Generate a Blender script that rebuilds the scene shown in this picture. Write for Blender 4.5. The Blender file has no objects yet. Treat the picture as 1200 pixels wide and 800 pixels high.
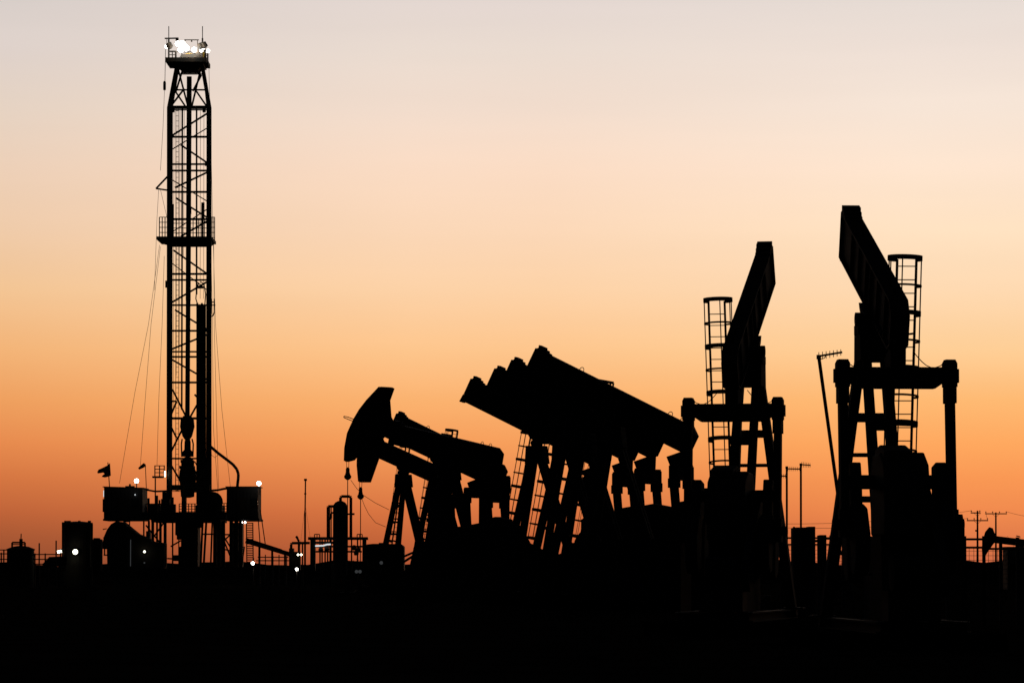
import bpy, math, random
from mathutils import Vector, Matrix
random.seed(7)
R = math.radians
sc = bpy.context.scene
col = sc.collection

# ------------------------------------------------------------------ camera
F = 4500.0                      # focal length in units of the 1200 px wide photo
HOR = 663.0
PITCH = math.atan((HOR - 400.0) / F)
CAMH = 1.8
cd = bpy.data.cameras.new('camera')
cd.sensor_fit = 'HORIZONTAL'; cd.sensor_width = 36.0; cd.lens = 135.0
cd.clip_start = 0.5; cd.clip_end = 30000
cam = bpy.data.objects.new('camera', cd); col.objects.link(cam)
cam.location = (0, 0, CAMH); cam.rotation_euler = (math.pi/2 + PITCH, 0, 0)
sc.camera = cam
CP, SP = math.cos(PITCH), math.sin(PITCH)

def W(px, py, Y):
    """world point at distance Y seen at photo measure (px, py)"""
    x = (px - 600.0) / F; y = (400.0 - py) / F
    d = Vector((x, CP - SP*y, SP + CP*y))
    return Vector((0, 0, CAMH)) + d * (Y / d.y)

def px_of(p):
    d = Vector(p)-Vector((0,0,CAMH)); f = d.y*CP + d.z*SP; return (600+F*d.x/f, 400-F*(-d.y*SP+d.z*CP)/f)
# ------------------------------------------------------------------ materials
def mat(name, base, var=0.35, rough=0.6, metal=0.0, scale=3.0, spec=0.25, bump=0.0, detail=6.0, second=None):
    m = bpy.data.materials.new(name); m.use_nodes = True
    nt = m.node_tree; b = nt.nodes['Principled BSDF']
    tc = nt.nodes.new('ShaderNodeTexCoord')
    n = nt.nodes.new('ShaderNodeTexNoise'); n.inputs['Scale'].default_value = scale; n.inputs['Detail'].default_value = detail
    nt.links.new(tc.outputs['Object'], n.inputs['Vector'])
    r = nt.nodes.new('ShaderNodeValToRGB')
    c2 = second or tuple(c*(1+var) for c in base)
    r.color_ramp.elements[0].position = 0.35; r.color_ramp.elements[0].color = tuple(c*(1-var) for c in base)+(1,)
    r.color_ramp.elements[1].position = 0.68; r.color_ramp.elements[1].color = tuple(c2)+(1,)
    nt.links.new(n.outputs['Fac'], r.inputs['Fac']); nt.links.new(r.outputs['Color'], b.inputs['Base Color'])
    mr = nt.nodes.new('ShaderNodeMapRange'); mr.inputs['To Min'].default_value = max(0, rough-.12); mr.inputs['To Max'].default_value = min(1, rough+.12)
    nt.links.new(n.outputs['Fac'], mr.inputs['Value']); nt.links.new(mr.outputs['Result'], b.inputs['Roughness'])
    b.inputs['Metallic'].default_value = metal
    b.inputs['Specular IOR Level'].default_value = spec
    if bump:
        bp = nt.nodes.new('ShaderNodeBump'); bp.inputs['Strength'].default_value = bump; bp.inputs['Distance'].default_value = .05
        nt.links.new(n.outputs['Fac'], bp.inputs['Height']); nt.links.new(bp.outputs['Normal'], b.inputs['Normal'])
    return m
def emit(name, colr, s):
    m = bpy.data.materials.new(name); m.use_nodes = True; nt = m.node_tree; nt.nodes.clear()
    e = nt.nodes.new('ShaderNodeEmission'); e.inputs['Color'].default_value = colr+(1,); e.inputs['Strength'].default_value = s
    o = nt.nodes.new('ShaderNodeOutputMaterial'); nt.links.new(e.outputs[0], o.inputs[0]); return m
M = dict(
    beam=mat('painted_steel_beam', (.040,.036,.034), second=(.060,.040,.028), scale=1.6, rough=.7),
    steel=mat('painted_steel', (.040,.042,.045), second=(.062,.045,.035), scale=2.5, rough=.7),
    frame=mat('weathered_steel_frame', (.038,.036,.036), scale=4, rough=.75),
    weight=mat('cast_iron', (.03,.03,.032), scale=5, rough=.8, bump=.2),
    galv=mat('galvanised_steel', (.075,.075,.08), scale=9, rough=.7),
    yellow=mat('yellow_safety_paint', (.30,.20,.03), scale=6, rough=.6),
    red=mat('red_paint', (.12,.03,.02), scale=6, rough=.6),
    conc=mat('oil_stained_concrete', (.026,.025,.024), scale=2, rough=.97, bump=.3, spec=0),
    cable=mat('wire_rope', (.025,.025,.025), scale=20, rough=.8),
    tank=mat('tank_paint', (.075,.07,.065), second=(.06,.045,.035), scale=1.2, rough=.7),
    cabin=mat('cabin_paint', (.07,.075,.09), second=(.05,.045,.045), scale=.9, rough=.7),
    wood=mat('weathered_wood', (.05,.04,.03), scale=7, rough=.9),
    cloth=mat('dark_cloth', (.05,.035,.03), scale=5, rough=.95),
    soil=mat('soil', (.035,.028,.022), second=(.055,.043,.032), scale=.35, rough=1.0, spec=0.0, bump=.5, detail=10),
    scrub=mat('scrub_leaf', (.03,.033,.018), second=(.045,.045,.025), scale=3, rough=1, spec=.1),
    lamp=emit('lamp_glow', (1.0,.97,.88), 14), dim=emit('dim_lamp_glow', (.9,.97,1.0), .8), faint=emit('faint_lamp_glow', (.9,.95,1.0), .035), warm=emit('warm_lamp_glow', (1.0,.98,.72), 5),
)
def glassm():
    m = bpy.data.materials.new('window_glass'); m.use_nodes = True; b = m.node_tree.nodes['Principled BSDF']
    b.inputs['Base Color'].default_value = (.02,.03,.035,1); b.inputs['Roughness'].default_value = .12; return m
M['glass'] = glassm()

# ------------------------------------------------------------------ mesh helpers
X, Y_, Z = Vector((1,0,0)), Vector((0,1,0)), Vector((0,0,1))
def V(*a): return Vector(a)
class MB:
    def __init__(s): s.v = []; s.f = []
    def add(s, vs, fs):
        b = len(s.v); s.v += [Vector(p) for p in vs]; s.f += [tuple(b+i for i in f) for f in fs]; return s
    def box(s, x0, x1, y0, y1, z0, z1):
        return s.add([(x0,y0,z0),(x1,y0,z0),(x1,y1,z0),(x0,y1,z0),(x0,y0,z1),(x1,y0,z1),(x1,y1,z1),(x0,y1,z1)],
                     [(0,3,2,1),(4,5,6,7),(0,1,5,4),(1,2,6,5),(2,3,7,6),(3,0,4,7)])
    def bar(s, p, q, w, h=None, up=None, w2=None, h2=None):
        p = Vector(p); q = Vector(q); h = w if h is None else h
        w2 = w if w2 is None else w2; h2 = h if h2 is None else h2
        d = (q-p).normalized(); up = Vector(up) if up is not None else (Z if abs(d.z) < .9 else Y_)
        a = d.cross(up).normalized(); b = a.cross(d).normalized(); vs = []
        for c, ww, hh in ((p,w,h),(q,w2,h2)):
            for i, j in ((-1,-1),(1,-1),(1,1),(-1,1)): vs.append(c + a*i*ww/2 + b*j*hh/2)
        return s.add(vs, [(0,1,2,3),(7,6,5,4),(0,4,5,1),(1,5,6,2),(2,6,7,3),(3,7,4,0)])
    def tube(s, p, q, r, n=8, r2=None):
        p = Vector(p); q = Vector(q); r2 = r if r2 is None else r2
        d = (q-p).normalized(); a = d.cross(Z if abs(d.z) < .9 else X).normalized(); b = d.cross(a); vs = []
        for c, rr in ((p,r),(q,r2)):
            for i in range(n):
                t = 2*math.pi*i/n; vs.append(c + a*math.cos(t)*rr + b*math.sin(t)*rr)
        return s.add(vs, [tuple(range(n))[::-1], tuple(range(n,2*n))] + [(i,(i+1)%n,n+(i+1)%n,n+i) for i in range(n)])
    def path(s, pts, r, n=6):
        for a, b in zip(pts, pts[1:]): s.tube(a, b, r, n)
        return s
    def lathe(s, c, prof, n=20, axis=Z):
        c = Vector(c); axis = Vector(axis).normalized(); a = axis.cross(X if abs(axis.x) < .9 else Y_).normalized(); b = axis.cross(a)
        vs = []; fs = []
        for r, h in prof:
            for i in range(n):
                t = 2*math.pi*i/n; vs.append(c + axis*h + a*math.cos(t)*max(r,.001) + b*math.sin(t)*max(r,.001))
        for k in range(len(prof)-1):
            for i in range(n): fs.append((k*n+i, k*n+(i+1)%n, (k+1)*n+(i+1)%n, (k+1)*n+i))
        fs.append(tuple(range(n))[::-1]); fs.append(tuple(range((len(prof)-1)*n, len(prof)*n)))
        return s.add(vs, fs)
    def prism(s, poly, o, u, w, t):
        """outline poly in the plane (u, w) at o, thickness t along u x w, centred"""
        u = Vector(u); w = Vector(w); nrm = u.cross(w).normalized(); n = len(poly); vs = []
        for k in (-.5, .5):
            for a, b in poly: vs.append(Vector(o) + u*a + w*b + nrm*k*t)
        return s.add(vs, [tuple(range(n))[::-1], tuple(range(n,2*n))] + [(i,(i+1)%n,n+(i+1)%n,n+i) for i in range(n)])
    def build(s, name, m, parent=None, smooth=False, bevel=0):
        me = bpy.data.meshes.new(name); me.from_pydata([tuple(p) for p in s.v], [], s.f)
        me.materials.append(m if not isinstance(m, str) else M[m]); me.validate()
        o = bpy.data.objects.new(name, me); col.objects.link(o)
        if parent is not None: o.parent = parent
        if smooth:
            for p in me.polygons: p.use_smooth = len(p.vertices) == 4
        if bevel:
            b = o.modifiers.new('bevel', 'BEVEL'); b.width = bevel; b.segments = 2; b.limit_method = 'ANGLE'
        return o
def tag(o, label=None, cat=None, group=None, kind=None):
    if label: o['label'] = label
    if cat: o['category'] = cat
    if group: o['group'] = group
    if kind: o['kind'] = kind
    return o
def thing(name, loc, rz, label, cat, group=None):
    o = bpy.data.objects.new(name, None); col.objects.link(o); o.location = loc; o.rotation_euler = (0,0,rz); o.empty_display_size = .5
    return tag(o, label, cat, group)

# ------------------------------------------------------------------ world: afterglow sky
w = bpy.data.worlds.new('World'); sc.world = w; w.use_nodes = True
nt = w.node_tree; N = nt.nodes; L = nt.links; N.clear()
def mth(op, a, b=None, c=None):
    n = N.new('ShaderNodeMath'); n.operation = op
    for i, x in enumerate((a, b, c)):
        if x is None: continue
        if isinstance(x, (int, float)): n.inputs[i].default_value = x
        else: L.new(x, n.inputs[i])
    return n.outputs[0]
tc = N.new('ShaderNodeTexCoord'); sep = N.new('ShaderNodeSeparateXYZ'); L.new(tc.outputs['Generated'], sep.inputs[0])
el = mth('MULTIPLY', mth('ARCSINE', sep.outputs['Z']), 180/math.pi)
az = mth('MULTIPLY', mth('ARCTAN2', sep.outputs['X'], sep.outputs['Y']), 180/math.pi)
def s2l(c): return tuple(((x/255)/12.92 if x/255 <= .04045 else ((x/255+.055)/1.055)**2.4) for x in c)
def ramp(stops):
    r = N.new('ShaderNodeValToRGB'); r.color_ramp.interpolation = 'B_SPLINE' if False else 'EASE' if False else 'LINEAR'
    e = r.color_ramp.elements
    pts = []
    for py, c in stops:
        deg = math.degrees(PITCH + math.atan((400-py)/F)); pts.append((max(0, min(1, (deg+1)/13)), s2l(c)))
    pts.sort()
    while len(e) > 1: e.remove(e[-1])
    e[0].position = pts[0][0]; e[0].color = pts[0][1]+(1,)
    for p, c in pts[1:]:
        k = e.new(p); k.color = c+(1,)
    L.new(mth('DIVIDE', mth('ADD', el, 1.0), 13.0), r.inputs['Fac'])
    return r.outputs['Color']
SKY_L = [(700,(112,58,38)),(660,(146,77,48)),(630,(168,88,52)),(600,(191,100,57)),(560,(214,119,66)),(520,(230,138,78)),(470,(239,160,95)),(410,(243,180,120)),(340,(242,196,148)),(270,(239,203,170)),(200,(237,208,184)),(130,(230,211,195)),(60,(223,210,203)),(0,(217,207,202)),(-200,(198,194,196))]
SKY_C = [(700,(150,72,46)),(660,(178,88,54)),(630,(198,102,58)),(600,(217,117,66)),(560,(234,139,79)),(520,(246,158,91)),(470,(251,178,111)),(410,(253,197,140)),(340,(253,210,167)),(270,(252,216,184)),(200,(251,220,196)),(130,(243,221,205)),(60,(234,219,208)),(0,(228,215,209)),(-200,(206,201,202))]
SKY_R = [(700,(176,90,62)),(660,(208,108,70)),(630,(226,124,74)),(600,(240,138,78)),(560,(249,152,84)),(520,(254,168,95)),(470,(255,186,115)),(410,(255,207,151)),(340,(255,218,178)),(270,(255,226,194)),(200,(254,229,207)),(130,(247,229,214)),(60,(238,223,213)),(0,(230,219,212)),(-200,(212,206,205))]
cl, cc, cr = ramp(SKY_L), ramp(SKY_C), ramp(SKY_R)
def mix(f, a, b):
    n = N.new('ShaderNodeMix'); n.data_type = 'RGBA'; n.inputs[0].default_value = 0
    L.new(f, n.inputs[0]); 
    for i, x in ((6, a), (7, b)):
        if isinstance(x, tuple): n.inputs[i].default_value = x
        else: L.new(x, n.inputs[i])
    return n.outputs[2]
def mapr(v, a, b, c, d, smooth=True):
    n = N.new('ShaderNodeMapRange'); n.interpolation_type = 'SMOOTHSTEP' if smooth else 'LINEAR'
    L.new(v, n.inputs['Value'])
    for k, x in zip(('From Min','From Max','To Min','To Max'), (a,b,c,d)): n.inputs[k].default_value = x
    return n.outputs['Result']
glow = mix(mapr(az, -7.6, -1.5, 0, 1, False), cl, cc)
glow = mix(mapr(az, 0.5, 6.0, 0, 1, False), glow, cr)
# soft horizontal streaks in the air
mp = N.new('ShaderNodeMapping'); mp.inputs['Scale'].default_value = (2.0, 2.0, 26.0); L.new(tc.outputs['Generated'], mp.inputs[0])
ns = N.new('ShaderNodeTexNoise'); ns.inputs['Scale'].default_value = 3.0; ns.inputs['Detail'].default_value = 3; L.new(mp.outputs[0], ns.inputs[0])
hs = N.new('ShaderNodeHueSaturation'); L.new(glow, hs.inputs['Color']); L.new(mapr(ns.outputs['Fac'], .3, .7, .985, 1.015, False), hs.inputs['Value'])
azd = mth('ABSOLUTE', mth('SUBTRACT', az, 4.0))
fall = mth('MULTIPLY', mapr(azd, 12, 24, 1, 0), mapr(el, 9, 19, 1, 0))
night = mix(mapr(el, 0, 60, 0, 1), (.0020,.0022,.0032,1), (.0030,.0036,.0055,1))
skyc = mix(fall, night, hs.outputs['Color'])
bg = N.new('ShaderNodeBackground'); L.new(skyc, bg.inputs['Color']); bg.inputs['Strength'].default_value = 1.0
# the faint blue skylight of dusk, from the sky model with the sun at the horizon
nish = N.new('ShaderNodeTexSky'); nish.sky_type = 'NISHITA'; nish.sun_disc = False
nish.sun_elevation = R(-4); nish.sun_rotation = R(4)
bg2 = N.new('ShaderNodeBackground'); L.new(nish.outputs[0], bg2.inputs['Color']); bg2.inputs['Strength'].default_value = .002
ad = N.new('ShaderNodeAddShader'); L.new(bg.outputs[0], ad.inputs[0]); L.new(bg2.outputs[0], ad.inputs[1])
wo = N.new('ShaderNodeOutputWorld'); L.new(ad.outputs[0], wo.inputs['Surface'])
sl = bpy.data.lights.new('sun', 'SUN'); sl.energy = .02; sl.angle = R(.5); sl.color = (1,.6,.35)
so = bpy.data.objects.new('sun', sl); col.objects.link(so); so.location = (40,400,60)
so.rotation_euler = Vector((math.sin(R(4))*math.cos(R(.5)), math.cos(R(4))*math.cos(R(.5)), math.sin(R(.5)))).to_track_quat('Z','Y').to_euler()
sc.view_settings.view_transform = 'Standard'; sc.view_settings.look = 'None'; sc.view_settings.exposure = 0; sc.view_settings.gamma = 1
sc.view_settings.use_curve_mapping = False

# ------------------------------------------------------------------ ground
def ground():
    xs = [-6000,-2500,-1000,-500,-250]+[i*12-120 for i in range(21)]+[250,500,1000,2500,6000]
    ys = [-400,-100,-20,0,10,20,30,40,50,60,70,80,90,100,112,125,140,155,170,190,210,240,270,300,340,380,420,470,520,600,750,1000,1500,2500,4500,9000]
    g = MB(); nx = len(xs)
    vs = []
    for y in ys:
        for x in xs:
            z = .05*math.sin(x*.11+y*.07)*math.sin(y*.05) if 5 < y < 600 and abs(x) < 300 else 0
            vs.append((x,y,z-.06))
    fs = [(j*nx+i, j*nx+i+1, (j+1)*nx+i+1, (j+1)*nx+i) for j in range(len(ys)-1) for i in range(nx-1)]
    g.add(vs, fs); o = g.build('ground', 'soil', smooth=True); tag(o, 'bare dark soil of the oilfield reaching to the horizon', None, None, 'structure')
ground()
def berm(y0, x0, x1, h, seed, wd=9):
    rnd = random.Random(seed); n = 90; g = MB(); vs = []
    hs_ = [h*(1+.12*math.sin(i*.9+seed)+.10*math.sin(i*.37)+rnd.uniform(-.06,.06)) for i in range(n+1)]
    hs_[0] = hs_[-1] = .0
    for i in range(n+1):
        x = x0+(x1-x0)*i/n
        for k, (dy, kz) in enumerate(((-wd,-.05),(-wd*.45,.62),(-1,1),(1,.97),(wd*.5,.5),(wd,-.05))): vs.append((x, y0+dy+2*math.sin(i*.3), hs_[i]*kz-.05))
    fs = [(i*6+k, (i+1)*6+k, (i+1)*6+k+1, i*6+k+1) for i in range(n) for k in range(5)]
    g.add(vs, fs); return tag(g.build('berm', 'soil', smooth=True), None, None, None, 'structure')
berm(420, -25, 95, 2.15, 3)
berm(640, -110, 130, 2.3, 5)

def scrub():
    g = MB(); rnd = random.Random(11)
    for _ in range(620):
        y = rnd.choice((rnd.uniform(120, 420), rnd.uniform(400, 650), 418+rnd.uniform(-3,5)))
        x = rnd.uniform(-.15, .15)*y
        z0 = 1.9 if 414 < y < 424 and -20 < x < 90 else -.05
        hh = rnd.uniform(.25, .75); r = hh*rnd.uniform(.8, 1.6)
        for k in range(26):
            a = rnd.uniform(0, 6.28); rr = r*math.sqrt(rnd.random()); zz = z0 + hh*rnd.random()*(1-.6*rr/r)
            c = V(x+rr*math.cos(a), y+rr*math.sin(a), zz); s_ = rnd.uniform(.05,.14)
            d1 = V(rnd.gauss(0,1), rnd.gauss(0,1), rnd.gauss(0,1)).normalized()*s_; d2 = V(rnd.gauss(0,1), rnd.gauss(0,1), abs(rnd.gauss(0,1))).normalized()*s_*1.6
            g.add([c-d1, c+d1*.3-d2*.2, c+d2, c-d1*.4+d2*.5], [(0,1,2),(0,2,3)])
    tag(g.build('scrub', 'scrub'), 'low dry desert scrub scattered over the dark ground', None, None, 'stuff')
scrub()

# ------------------------------------------------------------------ pump jack
BL, BD, BW = 8.1, 1.20, .45
PV = .45                        # the pivot sits this far behind the middle of the beam
def pump_jack(hp, tp, D, label, group=None, head=None, ladder=-.85, L=BL, crank=-100, cage_top=1.85, eqw=1.24, cap=True, drop=.95, guards=(-1,1)):
    # length L puts the head end farther than the tail end
    lo, hi = -.2, L/2
    for _ in range(50):
        m = (lo+hi)/2
        if (W(*hp, D+m)-W(*tp, D-m)).length < L: lo = m
        else: hi = m
    H, T = W(*hp, D+lo), W(*tp, D-lo)
    d = (H-T).normalized(); th = math.asin(d.z); rz = math.atan2(d.y, d.x)
    mid = (H+T)/2 - d*PV; fx = Vector((math.cos(rz), math.sin(rz), 0))
    off = BD+.28
    Hp = mid.z - off*math.cos(th); base = mid + fx*off*math.sin(th); base.z = 0
    root = thing('pump_jack', base, rz, label, 'pump jack', group)
    c, s = math.cos(th), math.sin(th)
    u = V(c,0,s); n = V(-s,0,c); P0 = V(0,0,Hp)
    def B(a, b, y=0): return P0 + u*a + n*b + V(0,y,0)       # beam coordinates: along, above the pivot
    b0, b1 = off-BD, off
    # walking beam: plate girder with flanges, ribs and a cut tail corner
    g = MB(); hr = L/2-PV; hf = L/2+PV
    g.prism([(-hr+.02,b0+.2),(-hr+.3,b0+.04),(hf-.03,b0+.04),(hf-.03,b1-.04),(-hr+.36,b1-.04),(-hr+.02,b1-.26)], P0, u, n, BW*.72)
    g.prism([(-hr+.34,b0),(hf,b0),(hf,b0+.05),(-hr+.34,b0+.05)], P0, u, n, BW)
    g.prism([(-hr+.36,b1-.05),(hf,b1-.05),(hf,b1),(-hr+.36,b1)], P0, u, n, BW)
    g.prism([(-hr,b0+.2),(-hr+.34,b0),(-hr+.36,b0+.05),(-hr+.05,b0+.23)], P0, u, n, BW)
    g.prism([(-hr,b1-.28),(-hr+.05,b1-.3),(-hr+.38,b1-.05),(-hr+.36,b1)], P0, u, n, BW)
    g.prism([(-hr,b0+.2),(-hr+.05,b0+.2),(-hr+.05,b1-.28),(-hr,b1-.28)], P0, u, n, BW)
    g.prism([(hf,b0),(hf+.04,b0),(hf+.04,b1),(hf,b1)], P0, u, n, BW)
    for a in (-2.6,-1.4,-.35,.35,1.5,2.7):
        g.prism([(a,b0+.05),(a+.03,b0+.05),(a+.03,b1-.05),(a,b1-.05)], P0, u, n, BW*.98)
    wb = g.build('walking_beam', 'beam', root)
    if cap:
        k = MB()
        k.prism([(hf-.66,b1+.001),(hf-.02,b1+.001),(hf-.08,b1+.09),(hf-.05,b1+.13),(hf-.05,b1+.19),(hf-.34,b1+.20),(hf-.36,b1+.12),(hf-.50,b1+.12),(hf-.52,b1+.05),(hf-.66,b1+.04)], P0, u, n, BW*.98)
        k.prism([(hf-.08,b1-.001),(hf+.05,b1-.12),(hf+.05,b1-.02),(hf-.02,b1+.03)], P0, u, n, BW*.7)
        k.build('hinge_bracket', 'steel', wb); k = MB()
        k.prism([(hf+.041,b0-.10),(hf+.11,b0-.10),(hf+.08,b0+.3),(hf+.041,b0+.3)], P0, u, n, BW*.8)
        k.prism([(hf-.10,b0-.08),(hf+.042,b0-.08),(hf+.042,b0-.001),(hf-.10,b0-.001)], P0, u, n, BW*.8)
        k.build('end_foot', 'steel', wb)
    # lifting lugs on the top flange
    for a in (hf-2.2, -hr+1.5, -hr+.9):
        pts = [B(a+.10*math.cos(t), b1-.01+.16*math.sin(t)) for t in [math.pi*i/8 for i in range(9)]]
        MB().path(pts, .018, 5).build('lifting_lug', 'frame', wb)
    # saddle bearing
    g = MB(); g.prism([(-.55,b0),(.55,b0),(.42,b0-.10),(.30,b0-.16),(-.30,b0-.16),(-.42,b0-.10)], P0, u, n, .62)
    g.tube(P0+V(0,-.46,.02), P0+V(0,.46,.02), .17, 14); g.box(-.34,.34,-.44,.44,Hp-.34,Hp-.12)
    g.build('saddle_bearing', 'weight', root)
    g = MB(); g.prism([(-.44,-.10),(.44,-.10),(.50,-1.0),(-.56,-1.0)], V(0,0,Hp), X, Z, .84)
    g.build('post_cap', 'frame', root, bevel=.02)
    # samson post: two front legs, one rear leg, cross bars
    FX, FY, RX = 1.65, 1.05, -2.55
    zt = Hp-.3
    def fl(sy, z): t = (zt-z)/zt; return V(.12+(FX-.12)*t, sy*(.24+(FY-.24)*t), z)
    def rl(sy, z): t = (zt-z)/zt; return V(-.1+(RX+.1)*t, sy*(.25-.06*t), z)
    for sy in (-1, 1):
        g = MB(); g.bar(fl(sy,.35), fl(sy,zt), .28, .36, up=X, w2=.22, h2=.32); g.box(FX-.36,FX+.36,sy*FY-.3,sy*FY+.3,.565,.61)
        g.build('leg', 'frame', root)
    for sy in (-1, 1):
        g = MB(); g.bar(rl(sy,.4), rl(sy,zt), .24, .34, up=X, w2=.20, h2=.30); g.build('leg', 'frame', root)
    for z, t in ((Hp-2.33,.20),(Hp-3.23,.09),(Hp-4.3,.14),(Hp-5.6,.10)):
        MB().bar(fl(-1,z), fl(1,z), t, t*1.1).build('cross_bar', 'frame', root)
        if t > .1: MB().bar(rl(-1,z-.25), rl(1,z-.25), t*1.5, t*1.1).build('cross_bar', 'frame', root)
    for sy in (-1,1): MB().bar(fl(sy,Hp-6.6), rl(sy,Hp-5.4), .12, .14).build('diagonal_brace', 'frame', root)
    # base and skid
    g = MB(); g.box(-6.9,2.5,-1.85,1.85,-.15,.3); g.build('concrete_base', 'conc', root, bevel=.03)
    g = MB()
    for sy in (-1,1):
        yy = sy*.95
        g.box(-6.7,2.2,yy-.13,yy+.13,.30,.34); g.box(-6.7,2.2,yy-.02,yy+.02,.34,.52); g.box(-6.7,2.2,yy-.13,yy+.13,.52,.56)
    for xx in (-6.5,-5,-3.4,-1.8,-.2,1.2,2.1): g.box(xx-.08,xx+.08,-.93,.93,.345,.515)
    g.build('skid', 'frame', root)
    # gearbox on its pedestal
    gx = (-hr+.35)*c - b0*s
    zs = 3.75
    g = MB(); g.prism([(gx-.95,.56),(gx+1.2,.56),(gx+.85,2.5),(gx-.75,2.5)], V(0,0,0), X, Z, 1.0); g.build('pedestal', 'frame', root)
    g = MB(); g.prism([(gx-1.45,2.5),(gx+.55,2.5),(gx+.6,3.4),(gx+.48,4.15),(gx+.25,4.38),(gx-.75,4.42),(gx-1.3,4.15),(gx-1.5,3.5)], V(0,0,0), X, Z, 1.06)
    g.prism([(gx-1.2,4.2),(gx+.2,4.2),(gx+.2,4.5),(gx-.4,4.6),(gx-1.2,4.45)], V(0,.16,0), X, Z, .66)
    gb = g.build('gearbox', 'steel', root, bevel=.05)
    g = MB(); g.tube(V(gx,-1.2,zs), V(gx,1.2,zs), .17, 14); g.build('crank_shaft', 'weight', gb)
    ca = R(crank); cx, cz = math.cos(ca), math.sin(ca); cu = V(cx,0,cz); cw = V(-cz,0,cx); S0 = V(gx,0,zs)
    pin = S0 + cu*1.0
    for sy in (-1,1):
        g = MB(); g.prism([(-.42,-.28),(0,-.36),(2.1,-.26),(2.1,.26),(0,.36),(-.42,.28)], S0+V(0,sy*1.0,0), cu, cw, .26)
        ck = g.build('crank', 'steel', root, bevel=.03)
        g = MB(); g.prism([(.55,.27),(2.2,.27),(2.3,.55),(2.05,.95),(1.4,1.12),(.75,.8)], S0+V(0,sy*1.0,0), cu, cw, .34)
        g.prism([(.55,-.27),(2.2,-.27),(2.3,-.55),(2.05,-.95),(1.4,-1.12),(.75,-.8)], S0+V(0,sy*1.0,0), cu, cw, .34)
        g.build('counterweight', 'weight', ck, bevel=.05)
    # equalizer under the tail and the two pitman arms
    E = B(-hr+.35, b0) - V(0,0,drop)
    q_ = root.location + Matrix.Rotation(rz,3,'Z') @ E
    g = MB(); ew = eqw
    g.prism([(-ew,.24),(ew,.24),(ew,-.02),(ew*.72,-.26),(-ew*.72,-.26),(-ew,-.02)], E, Y_, Z, .34)
    g.build('equalizer', 'beam', root)
    g = MB(); g.prism([(-.34,drop+.12),(.62,drop-.20),(.40,.2),(-.30,.2)], E, X, Z, .36); g.tube(E+V(-.3,0,.1), E+V(.3,0,.1), .2, 12)
    g.build('tail_bearing', 'weight', root)
    for sy in (-1,1):
        e = E + V(0, sy*(ew+.02), 0)
        g = MB(); g.box(e.x-.20,e.x+.20,e.y-.15,e.y+.15,e.z-.22,e.z+.34)
        g.prism([(-.15,.34),(.15,.34),(.11,.42),(-.11,.42)], e, Y_, Z, .34)
        g.box(e.x-.14,e.x+.14,e.y+sy*.15-.05,e.y+sy*.15+.05,e.z-.12,e.z+.2)
        bb = g.build('bearing_block', 'weight', root)
        p1 = pin + V(0, sy*(ew+.02), 0)
        g = MB(); g.bar(e+V(0,0,-.2), e+V(0,0,-.6), .24, .50, up=X); g.bar(e+V(0,0,-.55), p1+V(0,0,.3), .19, .36, up=X, h2=.34); g.bar(p1+V(0,0,.35), p1+V(0,0,-.3), .26, .34, up=X)
        g.build('pitman_arm', 'frame', root)
        g = MB(); g.tube(pin+V(0,sy*.87,0), pin+V(0,sy*(ew+.3),0), .13, 12); g.build('crank_pin', 'weight', root)
    # control cabinet between the post and the gearbox
    g = MB(); g.box(-2.5,-1.3,-.5,.5,.565,1.6); g.box(-2.55,-1.25,-.55,.55,1.602,1.66)
    g.build('cabinet', 'cabin', root, bevel=.02)
    for sy in guards:
        g = MB(); g.prism([(gx-.7,.31),(gx+1.1,.31),(gx+1.1,2.5),(gx+.8,2.95),(gx-.45,3.0),(gx-.7,2.7)], V(0,sy*1.42,0), X, Z, .08)
        g.build('crank_guard', 'frame', root)
    # motor and belt guard
    g = MB(); g.tube(V(gx-1.9,-.5,1.65), V(gx-1.9,.45,1.65), .42, 18); g.box(gx-2.35,gx-1.45,-.6,.6,.56,1.25)
    for k in range(6): g.tube(V(gx-1.9,-.42+k*.15,1.65), V(gx-1.9,-.38+k*.15,1.65), .46, 18)
    mo = g.build('motor', 'steel', root)
    g = MB(); pl = []
    for i in range(13): t = math.pi/2 + math.pi*i/12*1.0; pl.append((gx-1.95+.55*math.cos(t+.35), 1.65+.55*math.sin(t+.35)))
    for i in range(13): t = -math.pi/2 + math.pi*i/12; pl.append((gx+.35+.95*math.cos(t+.35), 2.75+.95*math.sin(t+.35)))
    g.prism(pl, V(0,-.68,0), X, Z, .20); g.build('belt_guard', 'frame', mo)
    # caged ladder in front of the post
    l0 = V(FX+.38, ladder, .35); l1 = V(.26, ladder, Hp+cage_top)
    ld = (l1-l0).normalized(); lf = V(ld.z,0,-ld.x)            # outward, towards the head
    LL = (l1-l0).length
    g = MB()
    for sy in (-1,1):
        o_ = V(0, sy*.235, 0); g.bar(l0+o_, l1+o_, .055, .07, up=lf)
    k = .3
    while k < LL-.05:
        g.tube(l0+ld*k+V(0,-.235,0), l0+ld*k+V(0,.235,0), .015, 6); k += .33
    for f_ in (.18, .55, .80):
        q = l0+ld*LL*f_; tz = min(q.z, zt-.1); g.bar(q+V(0,-.235,0), fl(1 if ladder > 0 else -1, tz), .04, .05)
    lad = g.build('ladder', 'galv', root)
    g = MB(); j = 0; k = LL
    while k > 2.2:
        cc_ = l0+ld*k; th_ = .12 if j % 2 == 0 else .05
        pts = [cc_ + V(0, .42*math.cos(t)*1.0, 0) + lf*(.26+.36*math.sin(t)) for t in [math.pi*i/12 for i in range(-2,15)]]
        for a, b in zip(pts, pts[1:]): g.bar(a, b, .02, th_, up=ld)
        for sy in (-1,1): g.bar(cc_+V(0,sy*.235,0), pts[0 if sy > 0 else -1], .02, th_, up=ld)
        k -= .68; j += 1
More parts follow.
